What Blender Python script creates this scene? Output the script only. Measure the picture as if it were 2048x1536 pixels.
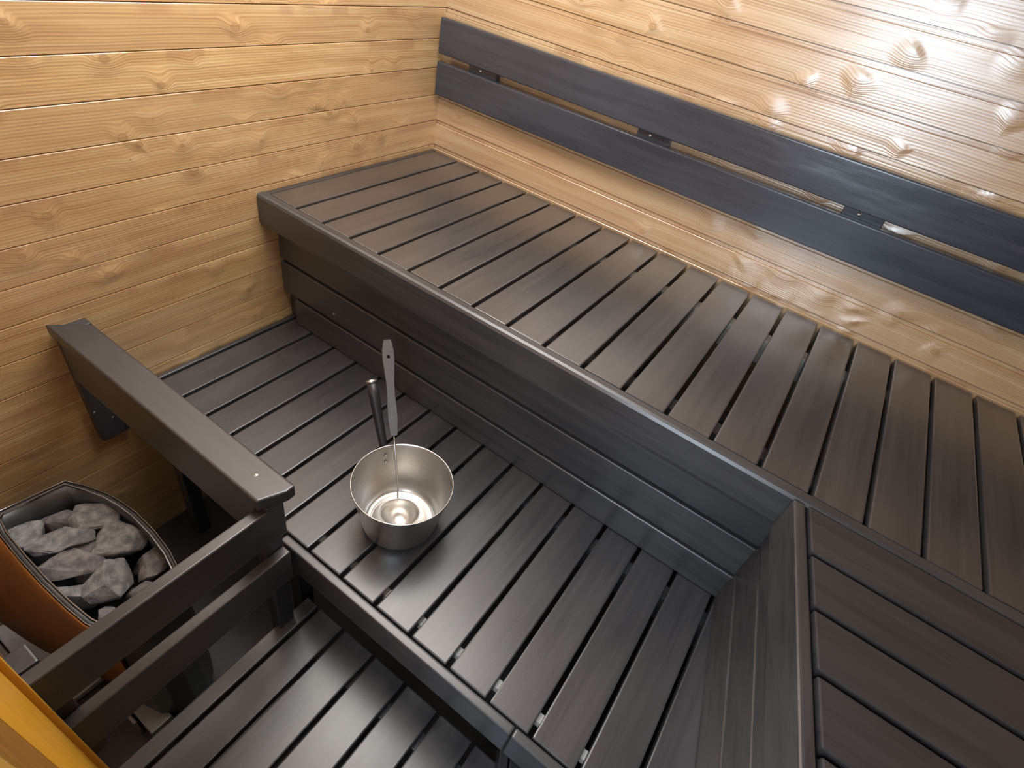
import bpy, bmesh, math, random
from mathutils import Vector, Matrix, noise as mnoise

# ---------------------------------------------------------------- scene, camera, light
SC = bpy.context.scene
COL = SC.collection
for o in list(bpy.data.objects):
    bpy.data.objects.remove(o, do_unlink=True)
Z0 = 1.03                       # the numbers below are measured from the upper bench top; the floor is z = 0


def W(p):
    return Vector((p[0], p[1], p[2] + Z0))


cam_d = bpy.data.cameras.new('camera')
cam = bpy.data.objects.new('camera', cam_d)
COL.objects.link(cam)
cam_d.sensor_fit = 'HORIZONTAL'
cam_d.sensor_width = 36.0
cam_d.lens = 36.0 * 1099.7155 / 2048.0
cam_d.clip_start = 0.01
R_ = ((0.812033, 0.553236, 0.185827), (0.484995, -0.462586, -0.742155), (-0.324626, 0.69278, -0.643952))
cx, cy, cz = Vector(R_[0]), -Vector(R_[1]), -Vector(R_[2])
mw = Matrix((cx, cy, cz)).transposed().to_4x4()
mw.translation = W((1.30836, -1.6402, 0.70945))
cam.matrix_world = mw
SC.camera = cam

SC.view_settings.view_transform = 'Standard'
SC.view_settings.look = 'None'
SC.view_settings.gamma = 1.0
SC.view_settings.use_curve_mapping = False
SC.view_settings.exposure = 0.0

wd = bpy.data.worlds.new('world')
SC.world = wd
wd.use_nodes = True
wd.node_tree.nodes['Background'].inputs[0].default_value = (0.86, 0.92, 1.0, 1)
wd.node_tree.nodes['Background'].inputs[1].default_value = 0.5


def area(name, loc, target, sx, sy, power, colour):
    d = bpy.data.lights.new(name, 'AREA')
    d.shape = 'RECTANGLE'
    d.size, d.size_y = sx, sy
    d.energy = power
    d.color = colour
    o = bpy.data.objects.new(name, d)
    COL.objects.link(o)
    o.location = W(loc)
    o.rotation_euler = (W(target) - W(loc)).to_track_quat('-Z', 'Y').to_euler()
    return o


# the bright washroom seen through the open door behind the camera, and the sauna's ceiling lamp
area('washroom_light', (1.22, -2.05, 0.62), (1.15, 0.0, 0.25), 0.5, 0.5, 14.5, (0.72, 0.86, 1.0))
area('ceiling_lamp_light', (0.52, -0.86, 1.09), (0.48, -0.95, 0.0), 0.9, 0.9, 26, (1.0, 0.97, 0.93))


# ---------------------------------------------------------------- materials
def new_mat(name):
    m = bpy.data.materials.new(name)
    m.use_nodes = True
    nt = m.node_tree
    return m, nt, nt.nodes['Principled BSDF']


class NT:
    """small helper to wire math nodes"""
    def __init__(self, nt):
        self.nt = nt

    def node(self, t, **kw):
        n = self.nt.nodes.new(t)
        for k, v in kw.items():
            setattr(n, k, v)
        return n

    def put(self, sock, v):
        if hasattr(v, 'links'):
            self.nt.links.new(v, sock)
        else:
            sock.default_value = v

    def m(self, op, a, b=0.0, c=0.0, clamp=False):
        n = self.node('ShaderNodeMath', operation=op, use_clamp=clamp)
        self.put(n.inputs[0], a)
        self.put(n.inputs[1], b)
        self.put(n.inputs[2], c)
        return n.outputs[0]

    def vec(self, x, y, z):
        n = self.node('ShaderNodeCombineXYZ')
        self.put(n.inputs[0], x)
        self.put(n.inputs[1], y)
        self.put(n.inputs[2], z)
        return n.outputs[0]

    def noise(self, v, scale=1.0, detail=2.0, rough=0.5, dist=0.0):
        n = self.node('ShaderNodeTexNoise')
        self.put(n.inputs['Vector'], v)
        n.inputs['Scale'].default_value = scale
        n.inputs['Detail'].default_value = detail
        n.inputs['Roughness'].default_value = rough
        n.inputs['Distortion'].default_value = dist
        return n.outputs[0]

    def rng(self, v, a, b, c, d, smooth=True):
        n = self.node('ShaderNodeMapRange')
        n.interpolation_type = 'SMOOTHSTEP' if smooth else 'LINEAR'
        self.put(n.inputs[0], v)
        for i, q in enumerate((a, b, c, d)):
            self.put(n.inputs[i + 1], q)
        return n.outputs[0]

    def mix(self, f, a, b):
        n = self.node('ShaderNodeMix', data_type='RGBA')
        self.put(n.inputs[0], f)
        self.put(n.inputs[6], a)
        self.put(n.inputs[7], b)
        return n.outputs[2]

    def ramp(self, f, stops):
        n = self.node('ShaderNodeValToRGB')
        e = n.color_ramp.elements
        while len(e) < len(stops):
            e.new(0.5)
        for el, (p, c) in zip(e, stops):
            el.position = p
            el.color = (*c, 1)
        self.put(n.inputs[0], f)
        return n.outputs[0]


PITCH, SEAM0 = 0.0843, 0.0985


def pine(name, axis, plank=True, tint=(1, 1, 1)):
    """varnished pine panelling; grain along world axis 0/1; planks stacked in z"""
    m, nt, bs = new_mat(name)
    n = NT(nt)
    tc = n.node('ShaderNodeTexCoord')
    sp = n.node('ShaderNodeSeparateXYZ')
    nt.links.new(tc.outputs['Object'], sp.inputs[0])
    u, v = sp.outputs[axis], sp.outputs[2]
    if plank:
        idx = n.m('FLOOR', n.m('DIVIDE', n.m('SUBTRACT', v, SEAM0 + Z0), PITCH))
    else:
        idx = n.m('FLOOR', n.m('DIVIDE', sp.outputs[0], 0.1))
    wn = n.node('ShaderNodeTexWhiteNoise', noise_dimensions='1D')
    nt.links.new(n.m('ADD', idx, 0.37 + axis * 31.7), wn.inputs['W'])
    rv = wn.outputs['Value']
    uu = n.m('ADD', u, n.m('MULTIPLY', rv, 37.0))
    vv = n.m('ADD', v, n.m('MULTIPLY', rv, 11.0))
    # knots
    vo = n.node('ShaderNodeTexVoronoi', voronoi_dimensions='2D', feature='F1')
    nt.links.new(n.vec(n.m('MULTIPLY', uu, 9.5), n.m('MULTIPLY', vv, 11.5), 0.0), vo.inputs['Vector'])
    vo.inputs['Scale'].default_value = 1.0
    d = vo.outputs['Distance']
    sc = n.node('ShaderNodeSeparateColor')
    nt.links.new(vo.outputs['Color'], sc.inputs[0])
    size = n.rng(sc.outputs[0], 0.50, 1.0, 0.0, 0.15, smooth=False)
    knot = n.m('SUBTRACT', 1.0, n.m('DIVIDE', d, n.m('ADD', size, 0.0001)), clamp=True)
    ve = n.node('ShaderNodeTexVoronoi', voronoi_dimensions='2D', feature='DISTANCE_TO_EDGE')
    nt.links.new(n.vec(n.m('MULTIPLY', uu, 9.5), n.m('MULTIPLY', vv, 11.5), 0.0), ve.inputs['Vector'])
    ve.inputs['Scale'].default_value = 1.0
    swirl = n.m('MULTIPLY', n.rng(d, 0.0, 0.5, 1.0, 0.0), n.rng(size, 0.0, 0.06, 0.0, 1.0))
    swirl = n.m('MULTIPLY', swirl, n.rng(ve.outputs['Distance'], 0.0, 0.22, 0.0, 1.0))
    # grain
    warp = n.noise(n.vec(n.m('MULTIPLY', uu, 2.2), n.m('MULTIPLY', vv, 9.0), 0.0), 1.0, 2.0)
    vw = n.m('ADD', vv, n.m('ADD', n.m('MULTIPLY', warp, 0.020), n.m('MULTIPLY', swirl, 0.016)))
    fine = n.noise(n.vec(n.m('MULTIPLY', uu, 2.5), n.m('MULTIPLY', vw, 210.0), 0.0), 1.0, 2.0, 0.55)
    coarse = n.noise(n.vec(n.m('MULTIPLY', uu, 1.1), n.m('MULTIPLY', vw, 46.0), 3.0), 1.0, 2.0, 0.5)
    rings = n.node('ShaderNodeMath', operation='SINE')
    nt.links.new(n.m('MULTIPLY', vw, 1050.0), rings.inputs[0])
    g = n.m('ADD', n.m('MULTIPLY', fine, 0.45), n.m('MULTIPLY', coarse, 0.5))
    g = n.m('ADD', g, n.m('MULTIPLY', rings.outputs[0], 0.06))
    blot = n.noise(n.vec(n.m('MULTIPLY', uu, 5.0), n.m('MULTIPLY', vv, 16.0), 7.0), 1.0, 3.0, 0.5)
    g = n.m('ADD', g, n.m('MULTIPLY', n.m('SUBTRACT', blot, 0.5), 0.34))
    t = tint
    col = n.ramp(g, [(0.27, (0.46 * t[0], 0.27 * t[1], 0.12 * t[2])), (0.46, (0.64 * t[0], 0.43 * t[1], 0.215 * t[2])),
                     (0.66, (0.80 * t[0], 0.62 * t[1], 0.375 * t[2]))])
    tone = n.rng(rv, 0.0, 1.0, 0.0, 0.8, smooth=False)
    col = n.mix(tone, col, n.mix(0.5, col, (0.50, 0.30, 0.15, 1)))
    fr = n.m('FRACT', n.m('DIVIDE', n.m('SUBTRACT', v, SEAM0 + Z0), PITCH))
    pat = n.noise(n.vec(n.m('MULTIPLY', uu, 6.0), n.m('MULTIPLY', idx, 3.7), 1.0), 1.0, 1.0)
    edge = n.m('ADD', n.m('MULTIPLY', coarse, 0.3), fr)
    stain = n.m('MULTIPLY', n.rng(pat, 0.55, 0.60, 0.0, 1.0), n.rng(edge, 0.75, 1.0, 0.0, 0.38))
    col = n.mix(stain, col, (0.40, 0.19, 0.085, 1))
    kd = n.mix(n.rng(knot, 0.15, 0.55, 0.0, 1.0), (0.33, 0.17, 0.06, 1), (0.50, 0.29, 0.125, 1))
    ringk = n.rng(knot, 0.0, 0.45, 0.0, 0.8)
    col = n.mix(ringk, col, kd)
    nt.links.new(col, bs.inputs['Base Color'])
    r = n.m('ADD', 0.24, n.m('MULTIPLY', blot, 0.20))
    bs.inputs['Coat Weight'].default_value = 1.0
    bs.inputs['Coat IOR'].default_value = 2.3
    bs.inputs['Coat Roughness'].default_value = 0.31
    nt.links.new(r, bs.inputs['Roughness'])
    bs.inputs['Specular IOR Level'].default_value = 0.75
    h = n.m('ADD', n.m('MULTIPLY', g, 0.28), n.m('ADD', n.m('MULTIPLY', swirl, 0.9), n.m('MULTIPLY', warp, 1.5)))
    bp = n.node('ShaderNodeBump')
    bp.inputs['Strength'].default_value = 0.6
    bp.inputs['Distance'].default_value = 0.005
    nt.links.new(h, bp.inputs['Height'])
    nt.links.new(bp.outputs[0], bs.inputs['Normal'])
    nt.links.new(bp.outputs[0], bs.inputs['Coat Normal'])
    return m


def black_wood(name, axis, base=(0.020, 0.020, 0.024), base2=(0.040, 0.037, 0.036), rough=0.36, wavy=0.6, gb=0.22, coat=0.0):
    m, nt, bs = new_mat(name)
    n = NT(nt)
    tc = n.node('ShaderNodeTexCoord')
    oi = n.node('ShaderNodeObjectInfo')
    sp = n.node('ShaderNodeSeparateXYZ')
    nt.links.new(tc.outputs['Object'], sp.inputs[0])
    off = n.m('MULTIPLY', oi.outputs['Random'], 23.0)
    s = [55.0, 55.0, 55.0]
    s[axis] = 2.2
    s2 = [9.0, 9.0, 9.0]
    s2[axis] = 3.0
    v1 = n.vec(*[n.m('ADD', n.m('MULTIPLY', sp.outputs[i], s[i]), off) for i in range(3)])
    v2 = n.vec(*[n.m('ADD', n.m('MULTIPLY', sp.outputs[i], s2[i]), off) for i in range(3)])
    g = n.noise(v1, 1.0, 4.0, 0.6)
    b = n.noise(v2, 1.0, 3.0, 0.5)
    speck = n.noise(v2, 60.0, 2.0, 0.6)
    f = n.m('ADD', n.m('MULTIPLY', g, 0.6), n.m('MULTIPLY', b, 0.5), 0, True)
    nt.links.new(n.mix(n.rng(f, 0.3, 0.8, 0.0, 1.0), (*base, 1), (*base2, 1)), bs.inputs['Base Color'])
    nt.links.new(n.m('ADD', rough - 0.10, n.m('ADD', n.m('MULTIPLY', b, 0.14), n.m('MULTIPLY', g, 0.08))), bs.inputs['Roughness'])
    bs.inputs['Specular IOR Level'].default_value = 0.8
    bs.inputs['Coat Weight'].default_value = coat
    bs.inputs['Coat IOR'].default_value = 1.6
    bs.inputs['Coat Roughness'].default_value = 0.26
    bp = n.node('ShaderNodeBump')
    bp.inputs['Strength'].default_value = 0.45
    bp.inputs['Distance'].default_value = 0.004
    h = n.m('ADD', n.m('MULTIPLY', g, gb), n.m('ADD', n.m('MULTIPLY', b, wavy), n.m('MULTIPLY', speck, 0.05)))
    nt.links.new(h, bp.inputs['Height'])
    nt.links.new(bp.outputs[0], bs.inputs['Normal'])
    return m


def simple(name, col, rough=0.5, metal=0.0, var=0.0, scale=20.0, bump=0.0, stretch=(1, 1, 1), col2=None):
    m, nt, bs = new_mat(name)
    n = NT(nt)
    tc = n.node('ShaderNodeTexCoord')
    mp = n.node('ShaderNodeMapping')
    nt.links.new(tc.outputs['Object'], mp.inputs[0])
    mp.inputs['Scale'].default_value = stretch
    f = n.noise(mp.outputs[0], scale, 5.0, 0.6)
    c2 = col2 if col2 else tuple(c * (1 - var) for c in col)
    nt.links.new(n.mix(n.rng(f, 0.3, 0.7, 0.0, 1.0), (*c2, 1), (*col, 1)), bs.inputs['Base Color'])
    bs.inputs['Roughness'].default_value = rough
    bs.inputs['Metallic'].default_value = metal
    if bump:
        bp = n.node('ShaderNodeBump')
        bp.inputs['Strength'].default_value = bump
        bp.inputs['Distance'].default_value = 0.004
        nt.links.new(f, bp.inputs['Height'])
        nt.links.new(bp.outputs[0], bs.inputs['Normal'])
    return m


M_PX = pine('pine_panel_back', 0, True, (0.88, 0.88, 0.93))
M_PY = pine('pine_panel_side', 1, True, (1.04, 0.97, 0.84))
M_PC = pine('pine_ceiling', 1, plank=False)
M_TRIM = simple('pine_trim', (0.85, 0.42, 0.03), 0.45, 0, 0.12, 6, 0.05, (8, 8, 0.6))
M_JAMB = simple('brown_jamb', (0.42, 0.19, 0.03), 0.45, 0, 0.35, 5, 0.05, (8, 8, 0.6))
M_PALE = simple('pale_raw_wood', (0.82, 0.76, 0.66), 0.6, 0, 0.15, 10)
M_SLAT = black_wood('black_slat', 1, (0.036, 0.034, 0.036), (0.070, 0.062, 0.060), 0.30, 0.28, 0.06, 0.7)
M_SLATL = black_wood('black_lower_slat', 1, (0.026, 0.026, 0.030), (0.056, 0.053, 0.055), 0.36, 0.4, 0.12, 0.25)
M_SLATX = black_wood('black_slat_lengthwise', 0, (0.024, 0.023, 0.026), (0.046, 0.042, 0.044), 0.34, 0.5, 0.1)
M_BLK = black_wood('black_board', 0, (0.030, 0.030, 0.034), (0.064, 0.062, 0.064), 0.32, 0.8, 0.15)
M_BLKY = black_wood('black_board_crosswise', 1, (0.027, 0.026, 0.028), (0.058, 0.055, 0.056), 0.33, 0.6, 0.15)
M_BACK = black_wood('black_backrest', 0, (0.026, 0.032, 0.046), (0.052, 0.060, 0.080), 0.28, 2.4, 0.15)
M_BLKZ = black_wood('black_post', 2, (0.022, 0.022, 0.028), (0.045, 0.045, 0.052), 0.38, 0.4)
M_FLOOR = simple('dark_floor_tile', (0.045, 0.042, 0.044), 0.4, 0, 0.4, 14, 0.1)
M_SLAB = simple('pale_stone_slab', (0.88, 0.87, 0.90), 0.4, 0, 0.25, 22, 0.1)
M_STEEL = simple('brushed_steel', (0.70, 0.68, 0.65), 0.33, 1.0, 0.10, 30, 0.0, (1, 1, 12))
M_STEELD = simple('dark_steel', (0.13, 0.14, 0.15), 0.38, 0.7, 0.25, 25)
M_RIM = simple('rim_steel', (0.42, 0.40, 0.40), 0.25, 1.0, 0.1, 25)
M_REFL = simple('painted_wood_reflection', (0.36, 0.13, 0.028), 0.40, 0.35, 0.3, 9, 0.05)  # orange reflection of the wood wall, put into the base colour
M_STONE = simple('grey_stone', (0.40, 0.40, 0.40), 0.85, 0, 0, 45, 0.9, (1, 1, 1), (0.17, 0.175, 0.18))
M_STONEB = simple('brown_grey_stone', (0.33, 0.31, 0.31), 0.85, 0, 0, 40, 0.9, (1, 1, 1), (0.13, 0.12, 0.13))
M_DARK = simple('dark_inside', (0.02, 0.02, 0.02), 0.8, 0, 0.3)
M_LADW = simple('ladle_handle_wood', (0.11, 0.105, 0.108), 0.22, 0, 0.15, 20, 0.03, (9, 9, 1))
M_BLKH = simple('black_handle', (0.02, 0.02, 0.022), 0.42, 0, 0.2)
M_SCREW = simple('screw_metal', (0.72, 0.72, 0.72), 0.3, 1.0, 0.1)
M_GREYM = simple('grey_painted_metal', (0.45, 0.45, 0.40), 0.5, 0.2, 0.2)


# ---------------------------------------------------------------- builders
def thing(name, label, cat, loc, group=None):
    o = bpy.data.objects.new(name, None)
    COL.objects.link(o)
    o.empty_display_size = 0.05
    o.location = W(loc)
    o['label'] = label
    o['category'] = cat
    if group:
        o['group'] = group
    return o


def obj(name, bm, mat, parent=None, loc=(0, 0, 0), smooth=None, origin=None):
    """mesh coordinates are relative to loc (bench coordinates)"""
    if smooth is not None:
        for f in bm.faces:
            f.smooth = True
        for e in bm.edges:
            if len(e.link_faces) == 2 and e.calc_face_angle(0) > math.radians(smooth):
                e.smooth = False
    bmesh.ops.recalc_face_normals(bm, faces=bm.faces[:])
    me = bpy.data.meshes.new(name)
    bm.to_mesh(me)
    bm.free()
    me.materials.append(mat)
    return inst(name, me, parent, loc)


def inst(name, me, parent=None, loc=(0, 0, 0)):
    o = bpy.data.objects.new(name, me)
    COL.objects.link(o)
    p = W(loc)
    if parent:
        o.parent = parent
        q = Vector((0, 0, 0))
        r = parent
        while r:
            q += r.location
            r = r.parent
        o.location = p - q
    else:
        o.location = p
    return o


def tag(o, label, cat, group=None):
    o['label'] = label
    o['category'] = cat
    if group:
        o['group'] = group
    return o


def struct(name, bm, mat, loc=(0, 0, 0), label=None):
    o = obj(name, bm, mat, None, loc)
    o['kind'] = 'structure'
    return o


def bevel(bm, r, seg=2):
    if r:
        bmesh.ops.bevel(bm, geom=bm.edges[:], offset=r, segments=seg, profile=0.6, affect='EDGES', clamp_overlap=True)


def box(x0, x1, y0, y1, z0, z1, r=0.0, seg=2, bm=None):
    b = bmesh.new()
    bmesh.ops.create_cube(b, size=1)
    for v in b.verts:
        v.co = Vector(((x0, x1)[v.co.x > 0], (y0, y1)[v.co.y > 0], (z0, z1)[v.co.z > 0]))
    bevel(b, r, seg)
    return join(bm, b)


def join(bm, b):
    if bm is None:
        return b
    me = bpy.data.meshes.new('tmp')
    b.to_mesh(me)
    b.free()
    bm.from_mesh(me)
    bpy.data.meshes.remove(me)
    return bm


def prism(poly, z0, z1, r=0.0, seg=2, bm=None):
    b = bmesh.new()
    n = len(poly)
    lo = [b.verts.new((x, y, z0)) for x, y in poly]
    hi = [b.verts.new((x, y, z1)) for x, y in poly]
    b.faces.new(lo[::-1])
    b.faces.new(hi)
    for i in range(n):
        b.faces.new((lo[i], lo[(i + 1) % n], hi[(i + 1) % n], hi[i]))
    bevel(b, r, seg)
    return join(bm, b)


def extrude_profile(prof, a0, a1, place, bm=None):
    """closed profile [(d,z)] swept from a0 to a1; place(a,d,z) -> xyz"""
    b = bmesh.new()
    A = [b.verts.new(place(a0, d, z)) for d, z in prof]
    B = [b.verts.new(place(a1, d, z)) for d, z in prof]
    n = len(prof)
    b.faces.new(A)
    b.faces.new(B[::-1])
    for i in range(n):
        b.faces.new((A[i], B[i], B[(i + 1) % n], A[(i + 1) % n]))
    return join(bm, b)


def lathe(prof, seg=48, bm=None, closed=False):
    """prof [(r,z)]; revolve about z"""
    b = bmesh.new()
    rows = []
    for r, z in prof:
        if r < 1e-6:
            rows.append([b.verts.new((0, 0, z))])
        else:
            rows.append([b.verts.new((r * math.cos(2 * math.pi * i / seg), r * math.sin(2 * math.pi * i / seg), z)) for i in range(seg)])
    pairs = list(zip(rows, rows[1:]))
    if closed:
        pairs.append((rows[-1], rows[0]))
    for A, B in pairs:
        for i in range(seg):
            j = (i + 1) % seg
            if len(A) == 1 and len(B) == 1:
                continue
            if len(A) == 1:
                b.faces.new((A[0], B[j], B[i]))
            elif len(B) == 1:
                b.faces.new((A[i], A[j], B[0]))
            else:
                b.faces.new((A[i], A[j], B[j], B[i]))
    return join(bm, b)


def sweep(path, radii, seg=12, bm=None, flat=None, up=Vector((0, 0, 1))):
    """tube through points; flat = list of (ra, rb) elliptical radii"""
    b = bmesh.new()
    path = [Vector(p) for p in path]
    rings = []
    for i, p in enumerate(path):
        t = (path[min(i + 1, len(path) - 1)] - path[max(i - 1, 0)]).normalized()
        a = t.cross(up)
        if a.length < 1e-4:
            a = t.cross(Vector((1, 0, 0)))
        a.normalize()
        c = a.cross(t).normalized()
        ra, rb = flat[i] if flat else (radii[i] if isinstance(radii, list) else radii,) * 2
        rings.append([b.verts.new(p + a * (ra * math.cos(2 * math.pi * k / seg)) + c * (rb * math.sin(2 * math.pi * k / seg))) for k in range(seg)])
    for A, B in zip(rings, rings[1:]):
        for k in range(seg):
            b.faces.new((A[k], A[(k + 1) % seg], B[(k + 1) % seg], B[k]))
    b.faces.new(rings[0][::-1])
    b.faces.new(rings[-1])
    return join(bm, b)


# ---------------------------------------------------------------- the room
ZF, ZC = -1.03, 1.12
XR, YF = 2.45, -1.70


def plank_profile(z0, z1, lip=True):
    """face profile from bottom to top; depth 0 is the plank face, negative is into the wall"""
    pts = []
    k0 = math.floor((z0 - SEAM0) / PITCH) - 1
    k1 = math.ceil((z1 - SEAM0) / PITCH) + 1
    for k in range(k0, k1):
        s = SEAM0 + k * PITCH                # seam: plank above ends here, lip of the plank below starts
        for d, z in ((0.0, s - 0.0145), (-0.0012, s - 0.0132), (-0.006, s - 0.0128), (-0.006, s - 0.0116), (-0.0035, s - 0.0112), (-0.0035, s - 0.0016), (-0.010, s - 0.0014), (-0.010, s), (-0.0008, s + 0.0002), (0.0, s + 0.0012)) if lip else ((0.0, s - 0.0030), (-0.0006, s - 0.0018), (-0.010, s - 0.0015), (-0.010, s), (-0.0008, s + 0.0002), (0.0, s + 0.0012)):
            if z0 < z < z1:
                pts.append((d, z))
    return [(-0.05, z0), (0.0, z0)] + pts + [(0.0, z1), (-0.05, z1)]


struct('floor', box(-0.05, XR + 0.05, -2.6, 0.05, ZF - 0.06, ZF), M_FLOOR)
struct('ceiling', box(-0.05, XR + 0.05, YF - 0.05, 0.05, ZC, ZC + 0.05), M_PC)
full = plank_profile(ZF, ZC)
# object coordinates equal room coordinates, so the planks of both walls line up
def wall(name, bm, mat):
    for v in bm.verts:
        v.co.z += Z0
    me = bpy.data.meshes.new(name)
    bmesh.ops.recalc_face_normals(bm, faces=bm.faces[:])
    bm.to_mesh(me)
    bm.free()
    me.materials.append(mat)
    o = bpy.data.objects.new(name, me)
    COL.objects.link(o)
    o['kind'] = 'structure'
    return o


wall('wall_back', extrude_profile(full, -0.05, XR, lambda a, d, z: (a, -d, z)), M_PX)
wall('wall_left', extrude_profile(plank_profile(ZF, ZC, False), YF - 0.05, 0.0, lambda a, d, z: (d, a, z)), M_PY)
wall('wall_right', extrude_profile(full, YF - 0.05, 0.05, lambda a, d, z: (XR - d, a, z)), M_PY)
fb = extrude_profile(full, 0.0, 1.06, lambda a, d, z: (a, YF + d, z))
fb = extrude_profile(full, 1.70, XR, lambda a, d, z: (a, YF + d, z), fb)
fb = extrude_profile(plank_profile(0.97, ZC), 1.06, 1.70, lambda a, d, z: (a, YF + d, z), fb)
wall('wall_front', fb, M_PX)
# door casing on the front wall, beside the heater guard
t1 = box(0.752, 0.980, YF, -1.683, ZF, 0.99, 0.002)
struct('trim_1', t1, M_TRIM)
t2 = box(0.734, 0.7515, YF, -1.675, ZF, 0.99, 0.002)
struct('trim_2', t2, M_TRIM)
t3 = box(0.983, 1.06, YF - 0.05, -1.683, ZF, 0.97, 0.002)
struct('trim_3', t3, M_JAMB)

# ---------------------------------------------------------------- upper bench along the back wall
HB = 0.026
ub = thing('upper_bench', 'long black slatted upper sauna bench along the back wall below the backrest', 'bench', (1.2, -0.37, -0.43))
slat = box(-0.0452, 0.0452, -0.352, 0.352, -HB, 0, 0.0035, 2)
first = box(0.024, 0.1238, -0.718, -0.014, -HB, 0, 0.0035, 2)
s0 = obj('slat', first, M_SLAT, ub, (0, 0, 0))
me = None
random.seed(4)
for k in range(23):
    x = 0.1283 + 0.1 * k + 0.05
    if me is None:
        o = obj('slat', slat, M_SLAT, ub, (x, -0.366, 0))
        me = o.data
    else:
        o = inst('slat', me, ub, (x, -0.366 + random.uniform(-0.0008, 0.0008), random.uniform(-0.0006, 0.0003)))
obj('side_strip', box(0.001, 0.021, -0.718, -0.008, -0.045, -0.001, 0.004), M_BLKY, ub)
# nosing with rounded edges
nos = [(-0.7205, 0.0), (-0.736, 0.0), (-0.7425, -0.0025), (-0.746, -0.009), (-0.746, -0.078), (-0.742, -0.090), (-0.733, -0.098), (-0.7205, -0.098)]
obj('nosing', extrude_profile(nos, 0.002, XR - 0.01, lambda a, d, z: (a, d, z)), M_BLK, ub)
for i, (z1, z0, xa) in enumerate(((-0.113, -0.2155, 0.001), (-0.226, -0.3300, 0.003), (-0.3405, -0.4335, 0.055))):
    obj('front_board', box(xa, 1.575, -0.691, -0.668, z0, z1, 0.005, 3), M_BLK, ub)
obj('end_post', box(0.002, 0.052, -0.667, -0.63, -0.4335, -HB - 0.001, 0.003), M_BLKZ, ub)
obj('bearer', box(0.06, 2.40, -0.660, -0.620, -0.10, -HB - 0.0005, 0.002), M_BLK, ub)
obj('bearer', box(0.03, 2.40, -0.190, -0.150, -0.10, -HB - 0.0005, 0.002), M_PALE, ub)
for x in (0.30, 1.05, 1.9):
    obj('leg', box(x - 0.022, x + 0.022, -0.205, -0.192, -1.03, -HB - 0.001, 0.002), M_BLKZ, ub)
sc = lathe([(0, 0.0015), (0.003, 0.0012), (0.0045, 0)], 12)
sb = obj('screw', sc, M_SCREW, ub, (0.2309, -0.691, -0.3022), 40)
sb.rotation_euler = (math.radians(90), 0, 0)

# ---------------------------------------------------------------- the angled side bench
A0 = Vector((1.5037, -0.756))
AD = Vector((0.21391, -0.97685))
AN = Vector((0.97685, 0.21391))


def ax(y, off):
    """x of the angled edge, off metres inside it, at the given y"""
    p = A0 + AN * off
    return p.x + AD.x * (y - p.y) / AD.y


sbn = thing('side_bench', 'black slatted side bench with an angled front edge at the right, meeting the upper bench', 'bench', (2.0, -1.2, -0.43))
gaps = [-0.7525, -0.8555, -0.9585, -1.0615, -1.1645, -1.2675, -1.3705, -1.4735, -1.5765, -1.694]
for a, b in zip(gaps, gaps[1:]):
    ya, yb = a - 0.0045, b + 0.0045
    if a == gaps[0]:
        ya = -0.7505
    poly = [(ax(ya, 0.0275), ya), (XR - 0.01, ya), (XR - 0.01, yb), (ax(yb, 0.0275), yb)]
    obj('slat', prism(poly, -HB, 0, 0.0035), M_SLATX, sbn)
ya, yb = -0.7505, -1.695
p = A0 + AN * 0.022
poly = [(ax(ya, 0.0), ya), (ax(ya, 0.022), ya), (ax(yb, 0.022), yb), (ax(yb, 0.0), yb)]
obj('nosing', prism(poly, -0.098, 0, 0.006, 3), M_BLKY, sbn)
for z1, z0 in ((-0.105, -0.1985), (-0.2055, -0.3120), (-0.3190, -0.4335)):
    ya = -0.6925
    poly = [(ax(ya, 0.032), ya), (ax(ya, 0.054), ya), (ax(yb, 0.054), yb), (ax(yb, 0.032), yb)]
    obj('front_board', prism(poly, z0, z1, 0.005, 3), M_BLKY, sbn)
ya = -0.78
poly = [(ax(ya, 0.06), ya), (ax(ya, 0.10), ya), (ax(yb, 0.10), yb), (ax(yb, 0.06), yb)]
obj('bearer', prism(poly, -0.10, -HB - 0.0005, 0.002), M_BLKY, sbn)
obj('bearer', box(2.30, 2.34, -1.69, -0.76, -0.10, -HB - 0.0005, 0.002), M_BLKY, sbn)
for y in (-0.85, -1.6):
    obj('leg', box(2.345, 2.385, y - 0.02, y + 0.02, -1.03, -HB - 0.001, 0.002), M_BLKZ, sbn)

# ---------------------------------------------------------------- backrest
bk = thing('backrest', 'two long black backrest boards screwed to the back wall above the upper bench', 'backrest', (1.2, 0.0, 0.19))
for z0, z1 in ((0.3140, 0.4145), (0.1905, 0.2915)):
    obj('backrest_board', box(-1.19, 1.19, -0.012, 0.011, -(z1 - z0) / 2, (z1 - z0) / 2, 0.005, 3), M_BACK, bk, (1.205, -0.032, (z0 + z1) / 2))
for xa, xb in ((0.1278, 0.2383), (0.7393, 0.8394), (1.3222, 1.4199), (1.95, 2.05)):
    b = obj('bracket', box(xa, xb, -0.0205, -0.0005, 0.205, 0.40, 0.002), M_BACK, bk)
    s = obj('screw', lathe([(0, 0.002), (0.003, 0.0016), (0.0048, 0)], 12), M_SCREW, b, ((xa + xb) / 2 - 0.01, -0.0205, 0.302), 40)
    s.rotation_euler = (math.radians(90), 0, 0)

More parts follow.
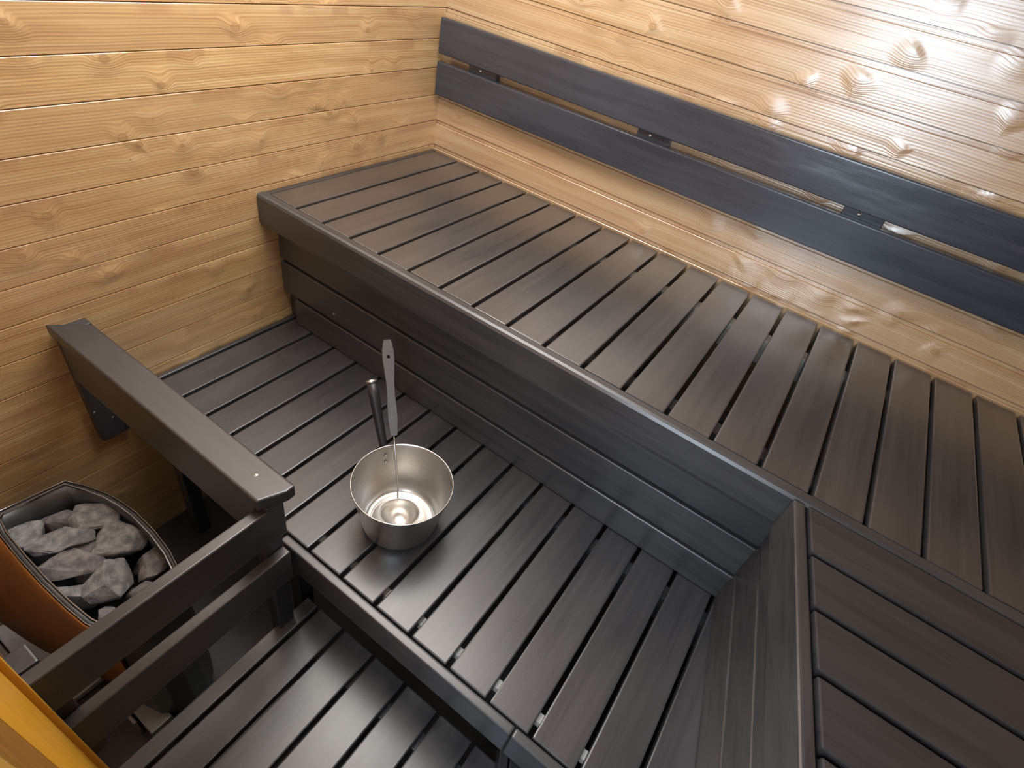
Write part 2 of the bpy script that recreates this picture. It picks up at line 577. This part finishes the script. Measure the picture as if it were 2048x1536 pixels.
# ---------------------------------------------------------------- lower bench
ZL = -0.4346
lb = thing('lower_bench', 'black slatted lower bench carrying the steel pail, below the upper bench', 'bench', (0.8, -0.95, -1.03))
me = None
for k in range(18):
    x = 0.725 - 0.7 + 0.0997 * k
    xa = x + 0.0049
    if me is None:
        obj('slat', box(0.004, x - 0.0046, -1.2135, -0.60, ZL - HB, ZL, 0.0035), M_SLATL, lb)
        o = obj('slat', box(-0.045, 0.045, -0.307, 0.307, -HB, 0, 0.0035), M_SLATL, lb, (x + 0.0499, -0.9065, ZL))
        me = o.data
    else:
        inst('slat', me, lb, (x + 0.0499, -0.9065, ZL + random.uniform(-0.0006, 0.0003)))
obj('nosing', box(0.657, 1.291, -1.2365, -1.2165, ZL - 0.095, ZL - 0.001, 0.005, 3), M_BLK, lb)
obj('nosing', box(1.2925, 1.60, -1.2365, -1.2165, ZL - 0.095, ZL - 0.0005, 0.005, 3), M_BLK, lb)
obj('apron', box(0.004, 0.654, -1.212, -1.19, ZL - 0.13, ZL - HB - 0.0005, 0.003), M_BLK, lb)
b_ = obj('batten', box(0.70, 1.66, -1.1745, -1.156, ZL - HB - 0.022, ZL - HB - 0.0005, 0.001), M_PALE, lb)
b_['label'] = 'pale unpainted batten under the slats'
obj('bearer', box(0.02, 1.66, -0.76, -0.72, ZL - HB - 0.09, ZL - HB - 0.0005, 0.002), M_BLK, lb)
for x, y in ((0.1, -1.16), (0.62, -1.17), (1.62, -1.17), (0.1, -0.74), (0.9, -0.74), (1.62, -0.74)):
    obj('leg', box(x - 0.02, x + 0.02, y - 0.02, y + 0.02, -1.03, ZL - HB - (0.0005 if y < -1 else 0.0905), 0.002), M_BLKZ, lb)

# ---------------------------------------------------------------- floor-level step
ZP = -0.70
sp_ = thing('step_platform', 'low black slatted step platform on the floor in front of the lower bench', 'step', (1.0, -1.4, -1.03))
obj('edge_board', box(0.690, 0.7285, -1.696, -1.205, ZP - 0.10, ZP, 0.004, 3), M_BLKY, sp_)
xs = [0.7325, 0.8215, 0.9235, 1.0262, 1.1275, 1.229, 1.331, 1.433, 1.535, 1.637]
for a, b in zip(xs, xs[1:]):
    obj('slat', box(a + 0.0048, b - 0.0048, -1.672 if a < 1 else -1.69, -1.205, ZP - HB, ZP, 0.0035), M_SLATL, sp_)
for y in (-1.27, -1.60):
    obj('bearer', box(0.731, 1.64, y - 0.02, y + 0.02, ZP - 0.10, ZP - HB - 0.0005, 0.002), M_BLK, sp_)
for x in (0.76, 1.2, 1.61):
    for y in (-1.27, -1.60):
        obj('leg', box(x - 0.02, x + 0.02, y - 0.02, y + 0.02, -1.03, ZP - 0.1005, 0.002), M_BLKZ, sp_)

# small corner step in front of the joint of the lower bench, its rim cut at an angle
ZS = -0.64
cs = thing('corner_step', 'low black corner step with angled pale-edged rim beside the step platform', 'step', (1.5, -1.45, -0.70))
e0, ed = Vector((1.277, -1.182)), Vector((0.435, -0.900))
en = Vector((0.900, 0.435))
e0 = e0 + ed * -0.0


def cpt(t, off):
    q = e0 + ed * t + en * off
    return (q.x, q.y)


obj('rim', prism([cpt(-0.05, 0), cpt(-0.05, 0.0205), cpt(0.45, 0.0205), cpt(0.45, 0)], ZP + 0.0008, ZS, 0.003), M_BLKY, cs)
obj('deck', prism([cpt(-0.05, 0.024), (1.60, -1.145), (1.60, -1.60), cpt(0.45, 0.024)], ZP + 0.0008, ZS - 0.002, 0.003), M_SLATX, cs)

# ---------------------------------------------------------------- heater guard
gr = thing('heater_guard_rail', 'black wooden guard rail with a wide top board around the stone-filled heater', 'railing', (0.70, -1.45, -1.03))
ZT = -0.160
cap = prism([(0.0205, -1.312), (0.7234, -1.312), (0.7440, -1.262), (0.7430, -1.2435), (0.0765, -1.2435)], ZT - 0.030, ZT, 0.005, 3)
cp = obj('top_board', cap, M_SLATX, gr)
obj('screw', lathe([(0, 0.0015), (0.003, 0.0012), (0.0045, 0)], 12), M_SCREW, cp, (0.674, -1.2742, ZT), 40)
obj('apron', box(0.040, 0.700, -1.305, -1.283, -0.318, ZT - 0.0305, 0.003), M_BLK, gr)
wb = obj('wall_bracket', box(0.0005, 0.030, -1.299, -1.229, -0.545, ZT - 0.0305, 0.003), M_BLKZ, gr)
for y, z in ((-1.2921, -0.4405), (-1.2588, -0.4825)):
    s = obj('screw', lathe([(0, 0.0015), (0.0026, 0.0012), (0.004, 0)], 12), M_SCREW, wb, (0.030, y, z), 40)
    s.rotation_euler = (0, math.radians(90), 0)
obj('upper_rail', box(0.7065, 0.7300, -1.697, -1.2625, -0.303, -0.2015, 0.004, 3), M_BLKY, gr)
obj('lower_rail', box(0.7065, 0.7300, -1.697, -1.2625, -0.477, -0.375, 0.004, 3), M_BLKY, gr)
obj('corner_post', box(0.672, 0.7060, -1.30, -1.2600, -1.03, ZT - 0.0305, 0.003), M_BLKZ, gr)
obj('spacer', box(0.7065, 0.7300, -1.30, -1.2625, -0.2010, ZT - 0.0305, 0.001), M_BLKZ, gr)
obj('wall_post', box(0.668, 0.7060, -1.698, -1.652, -0.56, -0.1985, 0.003), M_BLKZ, gr)

# ---------------------------------------------------------------- sauna heater
ZH = -0.52
hc = Vector((0.33, -1.478))
out = [(0.100, -1.555), (0.1045, -1.500), (0.111, -1.424), (0.157, -1.402), (0.213, -1.383), (0.260, -1.374), (0.310, -1.3695), (0.384, -1.371), (0.454, -1.379),
       (0.500, -1.390), (0.550, -1.412), (0.580, -1.445), (0.588, -1.485), (0.575, -1.525), (0.545, -1.555), (0.486, -1.572), (0.425, -1.578), (0.337, -1.582), (0.257, -1.5825), (0.167, -1.580), (0.115, -1.572)]
ht = thing('sauna_heater', 'wall-side sauna heater with painted wood reflection on its side and open top full of grey stones', 'heater', (hc.x, hc.y, -1.0095))


def offs(poly, d):
    n = len(poly)
    r = []
    for i in range(n):
        a, b, c = Vector(poly[i - 1]), Vector(poly[i]), Vector(poly[(i + 1) % n])
        t = ((b - a).normalized() + (c - b).normalized()).normalized()
        nn = Vector((t.y, -t.x))
        if (b + nn * 0.01 - hc).length < (b - hc).length:
            nn = -nn
        r.append(tuple(b + nn * d))
    return r


def loops(levels, cap_last=True, cap_first=False):
    b = bmesh.new()
    rows = [[b.verts.new((x, y, z)) for x, y in pl] for pl, z in levels]
    for A, B in zip(rows, rows[1:]):
        n = len(A)
        for i in range(n):
            b.faces.new((A[i], A[(i + 1) % n], B[(i + 1) % n], B[i]))
    if cap_last:
        b.faces.new(rows[-1])
    if cap_first:
        b.faces.new(rows[0])
    return b


inn = offs(out, -0.013)
obj('shell', loops([(offs(out, -0.004), -0.97), (offs(out, -0.001), ZH - 0.01), (offs(out, -0.0005), ZH - 0.004), (offs(out, -0.0125), ZH - 0.004), (inn, ZH - 0.10), (inn, -0.70)], True, True), M_STEELD, ht, (0, 0, 0), 30)
# two thin bright edges of the rim
rim = loops([(out, ZH - 0.006), (out, ZH), (offs(out, -0.0022), ZH), (offs(out, -0.0022), ZH - 0.006), (out, ZH - 0.006)], False)
rim = join(rim, loops([(offs(out, -0.0112), ZH - 0.006), (offs(out, -0.0112), ZH), (offs(out, -0.0134), ZH), (offs(out, -0.0134), ZH - 0.006), (offs(out, -0.0112), ZH - 0.006)], False))
obj('rim', rim, M_RIM, ht, (0, 0, 0), 30)
# side sheet, wood reflection painted into its colour, leaning out towards the front wall
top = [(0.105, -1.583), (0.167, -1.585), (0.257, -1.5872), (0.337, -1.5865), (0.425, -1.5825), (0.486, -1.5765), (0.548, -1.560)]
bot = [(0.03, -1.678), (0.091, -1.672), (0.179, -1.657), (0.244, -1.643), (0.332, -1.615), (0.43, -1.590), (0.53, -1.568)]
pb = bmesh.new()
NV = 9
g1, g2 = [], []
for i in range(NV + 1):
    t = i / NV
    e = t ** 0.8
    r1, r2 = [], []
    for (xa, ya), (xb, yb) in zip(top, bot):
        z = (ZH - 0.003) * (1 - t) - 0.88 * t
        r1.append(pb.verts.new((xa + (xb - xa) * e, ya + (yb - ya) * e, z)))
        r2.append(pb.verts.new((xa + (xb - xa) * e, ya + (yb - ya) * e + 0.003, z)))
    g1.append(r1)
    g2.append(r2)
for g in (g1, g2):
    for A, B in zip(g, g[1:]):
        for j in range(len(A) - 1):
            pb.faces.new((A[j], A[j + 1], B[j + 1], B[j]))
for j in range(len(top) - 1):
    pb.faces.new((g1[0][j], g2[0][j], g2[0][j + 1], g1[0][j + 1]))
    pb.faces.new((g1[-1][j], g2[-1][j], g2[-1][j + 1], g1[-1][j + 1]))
fp = obj('side_panel', pb, M_REFL, ht, (0, 0, 0), 50)
fp['label'] = 'curved side panel with painted orange reflection of the wood'
for x, y in ((0.2, -1.45), (0.2, -1.54), (0.5, -1.45), (0.5, -1.53)):
    obj('foot', box(x - 0.012, x + 0.012, y - 0.012, y + 0.012, -1.0095 if x < 0.3 else -1.0298, -0.968, 0.002), M_STEELD, ht)

# stones: px-measured centres on the stone bed, each its own rock
def rock(name, label, loc, w, d, h, ang, seed, mat, tilt=(0, 0)):
    rnd = random.Random(seed)
    b = bmesh.new()
    for i in range(17):
        v = Vector((rnd.gauss(0, 1), rnd.gauss(0, 1), rnd.gauss(0, 1))).normalized()
        k = rnd.uniform(0.88, 1.08)
        b.verts.new((v.x * k * w / 2, v.y * k * d / 2, v.z * k * h / 2))
    r = bmesh.ops.convex_hull(b, input=b.verts[:])
    junk = [g for g in r['geom_interior'] + r['geom_unused'] if isinstance(g, bmesh.types.BMVert)]
    bmesh.ops.delete(b, geom=list(set(junk)), context='VERTS')
    bmesh.ops.bevel(b, geom=b.edges[:], offset=min(w, d, h) * 0.07, segments=1, affect='EDGES', clamp_overlap=True)
    bmesh.ops.triangulate(b, faces=b.faces[:])
    bmesh.ops.subdivide_edges(b, edges=b.edges[:], cuts=2, use_grid_fill=True)
    bmesh.ops.triangulate(b, faces=b.faces[:])
    s = Vector((seed * 3.1, seed * 1.7, 0))
    for v in b.verts:
        q = v.co
        n1 = mnoise.noise(q * 38 + s) * 0.0045 + mnoise.noise(q * 110 + s) * 0.0022
        v.co = q + q.normalized() * n1
    mt = Matrix.Rotation(ang, 4, 'Z') @ Matrix.Rotation(tilt[0], 4, 'X') @ Matrix.Rotation(tilt[1], 4, 'Y')
    bmesh.ops.transform(b, matrix=mt, verts=b.verts[:])
    o = obj(name, b, mat, None, loc, 38)
    return tag(o, label, 'stone', 'stones in the heater')


A_IMG = math.radians(34.3)      # direction of the picture's horizontal on the stone bed
STONES = [
    # x, y, z, w, d, h, extra angle, material, label
    (0.215, -1.428, -0.575, 0.120, 0.092, 0.075, -8, 0, 'pale grey pointed stone at the back of the heater, nearest its rear corner rim'),
    (0.318, -1.428, -0.568, 0.108, 0.108, 0.080, 10, 0, 'largest rounded pale stone near the curved rim beside the upright-board guard'),
    (0.222, -1.505, -0.578, 0.136, 0.066, 0.062, 22, 0, 'long tilted grey stone lying across the middle of the heater'),
    (0.150, -1.545, -0.582, 0.095, 0.072, 0.065, 20, 0, 'grey stone in the far left corner of the heater beside the side panel'),
    (0.300, -1.525, -0.566, 0.150, 0.062, 0.060, 12, 1, 'brownish wedge-shaped stone with pale veins in the heater centre'),
    (0.398, -1.495, -0.566, 0.090, 0.104, 0.075, 5, 0, 'tall pale stone touching the guard rail side, in front of the wedge'),
    (0.375, -1.550, -0.590, 0.100, 0.060, 0.070, 5, 0, 'flat grey stone against the side panel near the front'),
    (0.412, -1.415, -0.585, 0.082, 0.070, 0.070, 70, 1, 'dark veined stone under the right curved rim of the heater'),
    (0.270, -1.475, -0.600, 0.060, 0.050, 0.050, 0, 1, 'small dark stone wedged between four larger heater stones'),
    (0.150, -1.475, -0.600, 0.090, 0.060, 0.055, 15, 1, 'dark flat stone deep at the rear edge of the heater'),
    (0.470, -1.465, -0.590, 0.070, 0.060, 0.060, 10, 0, 'grey stone half hidden under the guard rail board'),
    (0.455, -1.535, -0.600, 0.070, 0.055, 0.060, 0, 1, 'dark stone lowest down at the front of the heater by the guard'),
    (0.150, -1.415, -0.615, 0.062, 0.036, 0.045, 10, 0, 'small pale-flecked stone at the very back corner of the heater'),
]
for i, (x, y, z, w, d, h, a, mt, lab) in enumerate(STONES):
    rock('heater_stone', lab, (x, y, z), w * 1.14, d * 1.14, h, A_IMG + math.radians(a), 11 + i, (M_STONE, M_STONEB)[mt], (0.12 * ((i % 3) - 1), 0.1 * ((i % 2) - 0.5)))
random.seed(9)
fill = [(0.18, -1.44), (0.26, -1.44), (0.345, -1.465), (0.42, -1.46), (0.21, -1.545), (0.28, -1.50), (0.34, -1.54), (0.43, -1.53), (0.50, -1.50), (0.49, -1.43), (0.35, -1.41)]
for i, (x, y) in enumerate(fill):
    rock('heater_stone', 'grey sauna stone in the lower layer of the heater bed', (x, y, -0.665), 0.075, 0.062, 0.055, i * 1.3, 50 + i, (M_STONEB, M_STONE)[i % 3 == 0])

# ---------------------------------------------------------------- pail
PC = (0.8185, -1.026)
pl = thing('sauna_pail', 'round stainless steel sauna pail with black stick handle on the lower bench', 'pail', (*PC, ZL))
H = 0.1446
prof_o = [(0.0, 0.0008), (0.070, 0.0008), (0.080, 0.003), (0.0865, 0.010), (0.0895, 0.022), (0.1110, H - 0.004), (0.1130, H - 0.001), (0.1140, H + 0.001), (0.1132, H + 0.0028), (0.1112, H + 0.002), (0.1098, H - 0.004)]
prof_i = [(0.0884, 0.023), (0.0855, 0.0125), (0.079, 0.0060), (0.0690, 0.0045), (0.0675, 0.0056), (0.0655, 0.0056), (0.0640, 0.0042), (0.030, 0.0040), (0.0, 0.0040)]
obj('body', lathe(prof_o + prof_i, 96), M_STEEL, pl, (*PC, ZL), 35)
rad = Vector((-0.899, 0.438, 0))
hb = Vector((*PC, -0.315)) + rad * 0.1085
tip = Vector((*PC, -0.29)) + rad * (0.1135 + 0.102) + Vector((0, 0, 0.120))
pth = [hb + rad * 0.004, Vector((*PC, -0.298)) + rad * 0.124]
mid = [pth[1].lerp(tip, t) for t in (0.25, 0.5, 0.75, 1.0)]
hd = obj('handle', sweep(pth + mid, [0.006, 0.0095, 0.0105, 0.0115, 0.0125, 0.0128], 20), M_BLKH, pl, (0, 0, 0), 40)
dr = (tip - pth[1]).normalized()
ring = lathe([(0.0135, -0.004), (0.0142, 0), (0.0135, 0.002), (0.0100, 0.002), (0.0085, 0.0), (0.0085, -0.004)], 32, None, True)
ro = obj('end_ring', ring, M_SCREW, hd, tuple(tip + dr * 0.0005), 40)
ro.rotation_euler = dr.to_track_quat('Z', 'Y').to_euler()
ro['label'] = 'bright metal ring on the handle end'
for z in (-0.312, -0.332):
    q = Vector((*PC, z)) + rad * (0.1095 - (-0.29 - z) * 0.18 - 0.0015)
    rv_ = obj('rivet', lathe([(0, 0.0022), (0.003, 0.0016), (0.0042, 0)], 12), M_SCREW, pl, tuple(q), 40)
    rv_.rotation_euler = (-rad).to_track_quat('Z', 'Y').to_euler()

# ---------------------------------------------------------------- ladle standing in the pail
P0 = Vector((0.8054, -1.0171, -0.385))
P1 = Vector((0.7345, -0.9630, -0.2840))
dl = (P1 - P0).normalized()
ld = thing('sauna_ladle', 'steel sauna ladle with grey-brown wooden handle leaning in the pail', 'ladle', (0.825, -1.035, -0.43))
bc = Vector((0.8270, -1.0375, -0.3835))
R0 = 0.0440
bo = [(0.0, -R0)] + [(R0 * math.sin(math.radians(a)), -R0 * math.cos(math.radians(a))) for a in range(10, 91, 10)] + [(R0 + 0.002, 0.001), (R0 + 0.0005, 0.0018)]
bi = [((R0 - 0.0015) * math.sin(math.radians(a)), -(R0 - 0.0015) * math.cos(math.radians(a))) for a in range(90, 0, -10)] + [(0.0, -(R0 - 0.0015))]
bw = obj('bowl', lathe(bo + bi, 48), M_STEEL, ld, tuple(bc), 40)
bw.rotation_euler = (math.radians(-4), math.radians(-4), 0)
e1 = bc + Vector((-0.0345, 0.0295, 0.0005))
obj('stem', sweep([e1 + Vector((0.002, -0.002, -0.012)), e1 + Vector((-0.0008, 0.0008, 0)), P0 + dl * 0.035, P1, P0 + dl * 0.185], 0.0022, 10), M_STEEL, ld, (0, 0, 0), 50)
# paddle-shaped handle with a hole near its end
h0, h1 = P0 + dl * 0.160, P0 + dl * 0.385
view = Vector((1.30836, -1.6402, 0.70945))
ws = [(0.0, 0.0085), (0.06, 0.0098), (0.18, 0.0118), (0.28, 0.0112), (0.42, 0.0096), (0.55, 0.0098), (0.68, 0.0122), (0.80, 0.0142), (0.88, 0.0140), (0.95, 0.0112), (1.0, 0.0086)]
side = dl.cross(Vector((0.62, -0.62, 0.48))).normalized()
nrm = side.cross(dl).normalized()
hbm = bmesh.new()
NS = 56
HT = 0.82
L = (h1 - h0).length


def wat(t):
    for (a, wa), (b, wb2) in zip(ws, ws[1:]):
        if t <= b:
            k = (t - a) / (b - a)
            k = k * k * (3 - 2 * k)
            return wa + (wb2 - wa) * k
    return ws[-1][1]


hr = 0.0040
outl = [(wat(i / NS), i / NS * L) for i in range(NS + 1)]
poly2 = outl + [(-x, y) for x, y in outl[::-1]]
hole = [(hr * math.cos(a * math.pi / 12), HT * L + hr * math.sin(a * math.pi / 12)) for a in range(24)]
TH = 0.0055


def P3(x, y, z):
    return h0 + side * x + dl * y + nrm * z


for sgn in (1, -1):
    ov = [hbm.verts.new(P3(x * 0.90, y, sgn * TH)) for x, y in poly2]
    hv = [hbm.verts.new(P3(x, y, sgn * TH)) for x, y in hole]
    oe = [hbm.edges.new((ov[i], ov[(i + 1) % len(ov)])) for i in range(len(ov))]
    he = [hbm.edges.new((hv[i], hv[(i + 1) % len(hv)])) for i in range(len(hv))]
    bmesh.ops.triangle_fill(hbm, edges=oe + he, use_beauty=True)
    if sgn == 1:
        o1, k1 = ov, hv
    else:
        o2, k2 = ov, hv
om = [hbm.verts.new(P3(x, y, TH * 0.55)) for x, y in poly2]
on = [hbm.verts.new(P3(x, y, -TH * 0.55)) for x, y in poly2]
n = len(poly2)
for A, B in ((o1, om), (om, on), (on, o2)):
    for i in range(n):
        j = (i + 1) % n
        hbm.faces.new((A[i], A[j], B[j], B[i]))
for i in range(24):
    j = (i + 1) % 24
    hbm.faces.new((k1[i], k1[j], k2[j], k2[i]))
hh = obj('handle', hbm, M_LADW, ld, (0, 0, 0), 40)
hh['label'] = 'grey-brown wooden paddle handle with a hole'

# ---------------------------------------------------------------- small metal box end on the floor under the guard
mb = thing('metal_floor_bracket', 'small grey metal bracket beside the heater under the guard rail', 'bracket', (0.50, -1.58, -1.03))
obj('plate', box(0.470, 0.565, -1.592, -1.540, -1.0298, -0.970, 0.003), M_GREYM, mb)
obj('flange', box(0.436, 0.520, -1.606, -1.598, -1.0298, -0.955, 0.002), M_GREYM, mb)
obj('web', box(0.475, 0.50, -1.5978, -1.5922, -1.0298, -0.99, 0.0), M_DARK, mb)

hs = obj('hearth_slab', box(0.004, 0.33, -1.696, -1.36, -1.0295, -1.010, 0.004), M_SLAB)
tag(hs, 'pale marbled stone slab on the floor under the heater', 'floor slab')
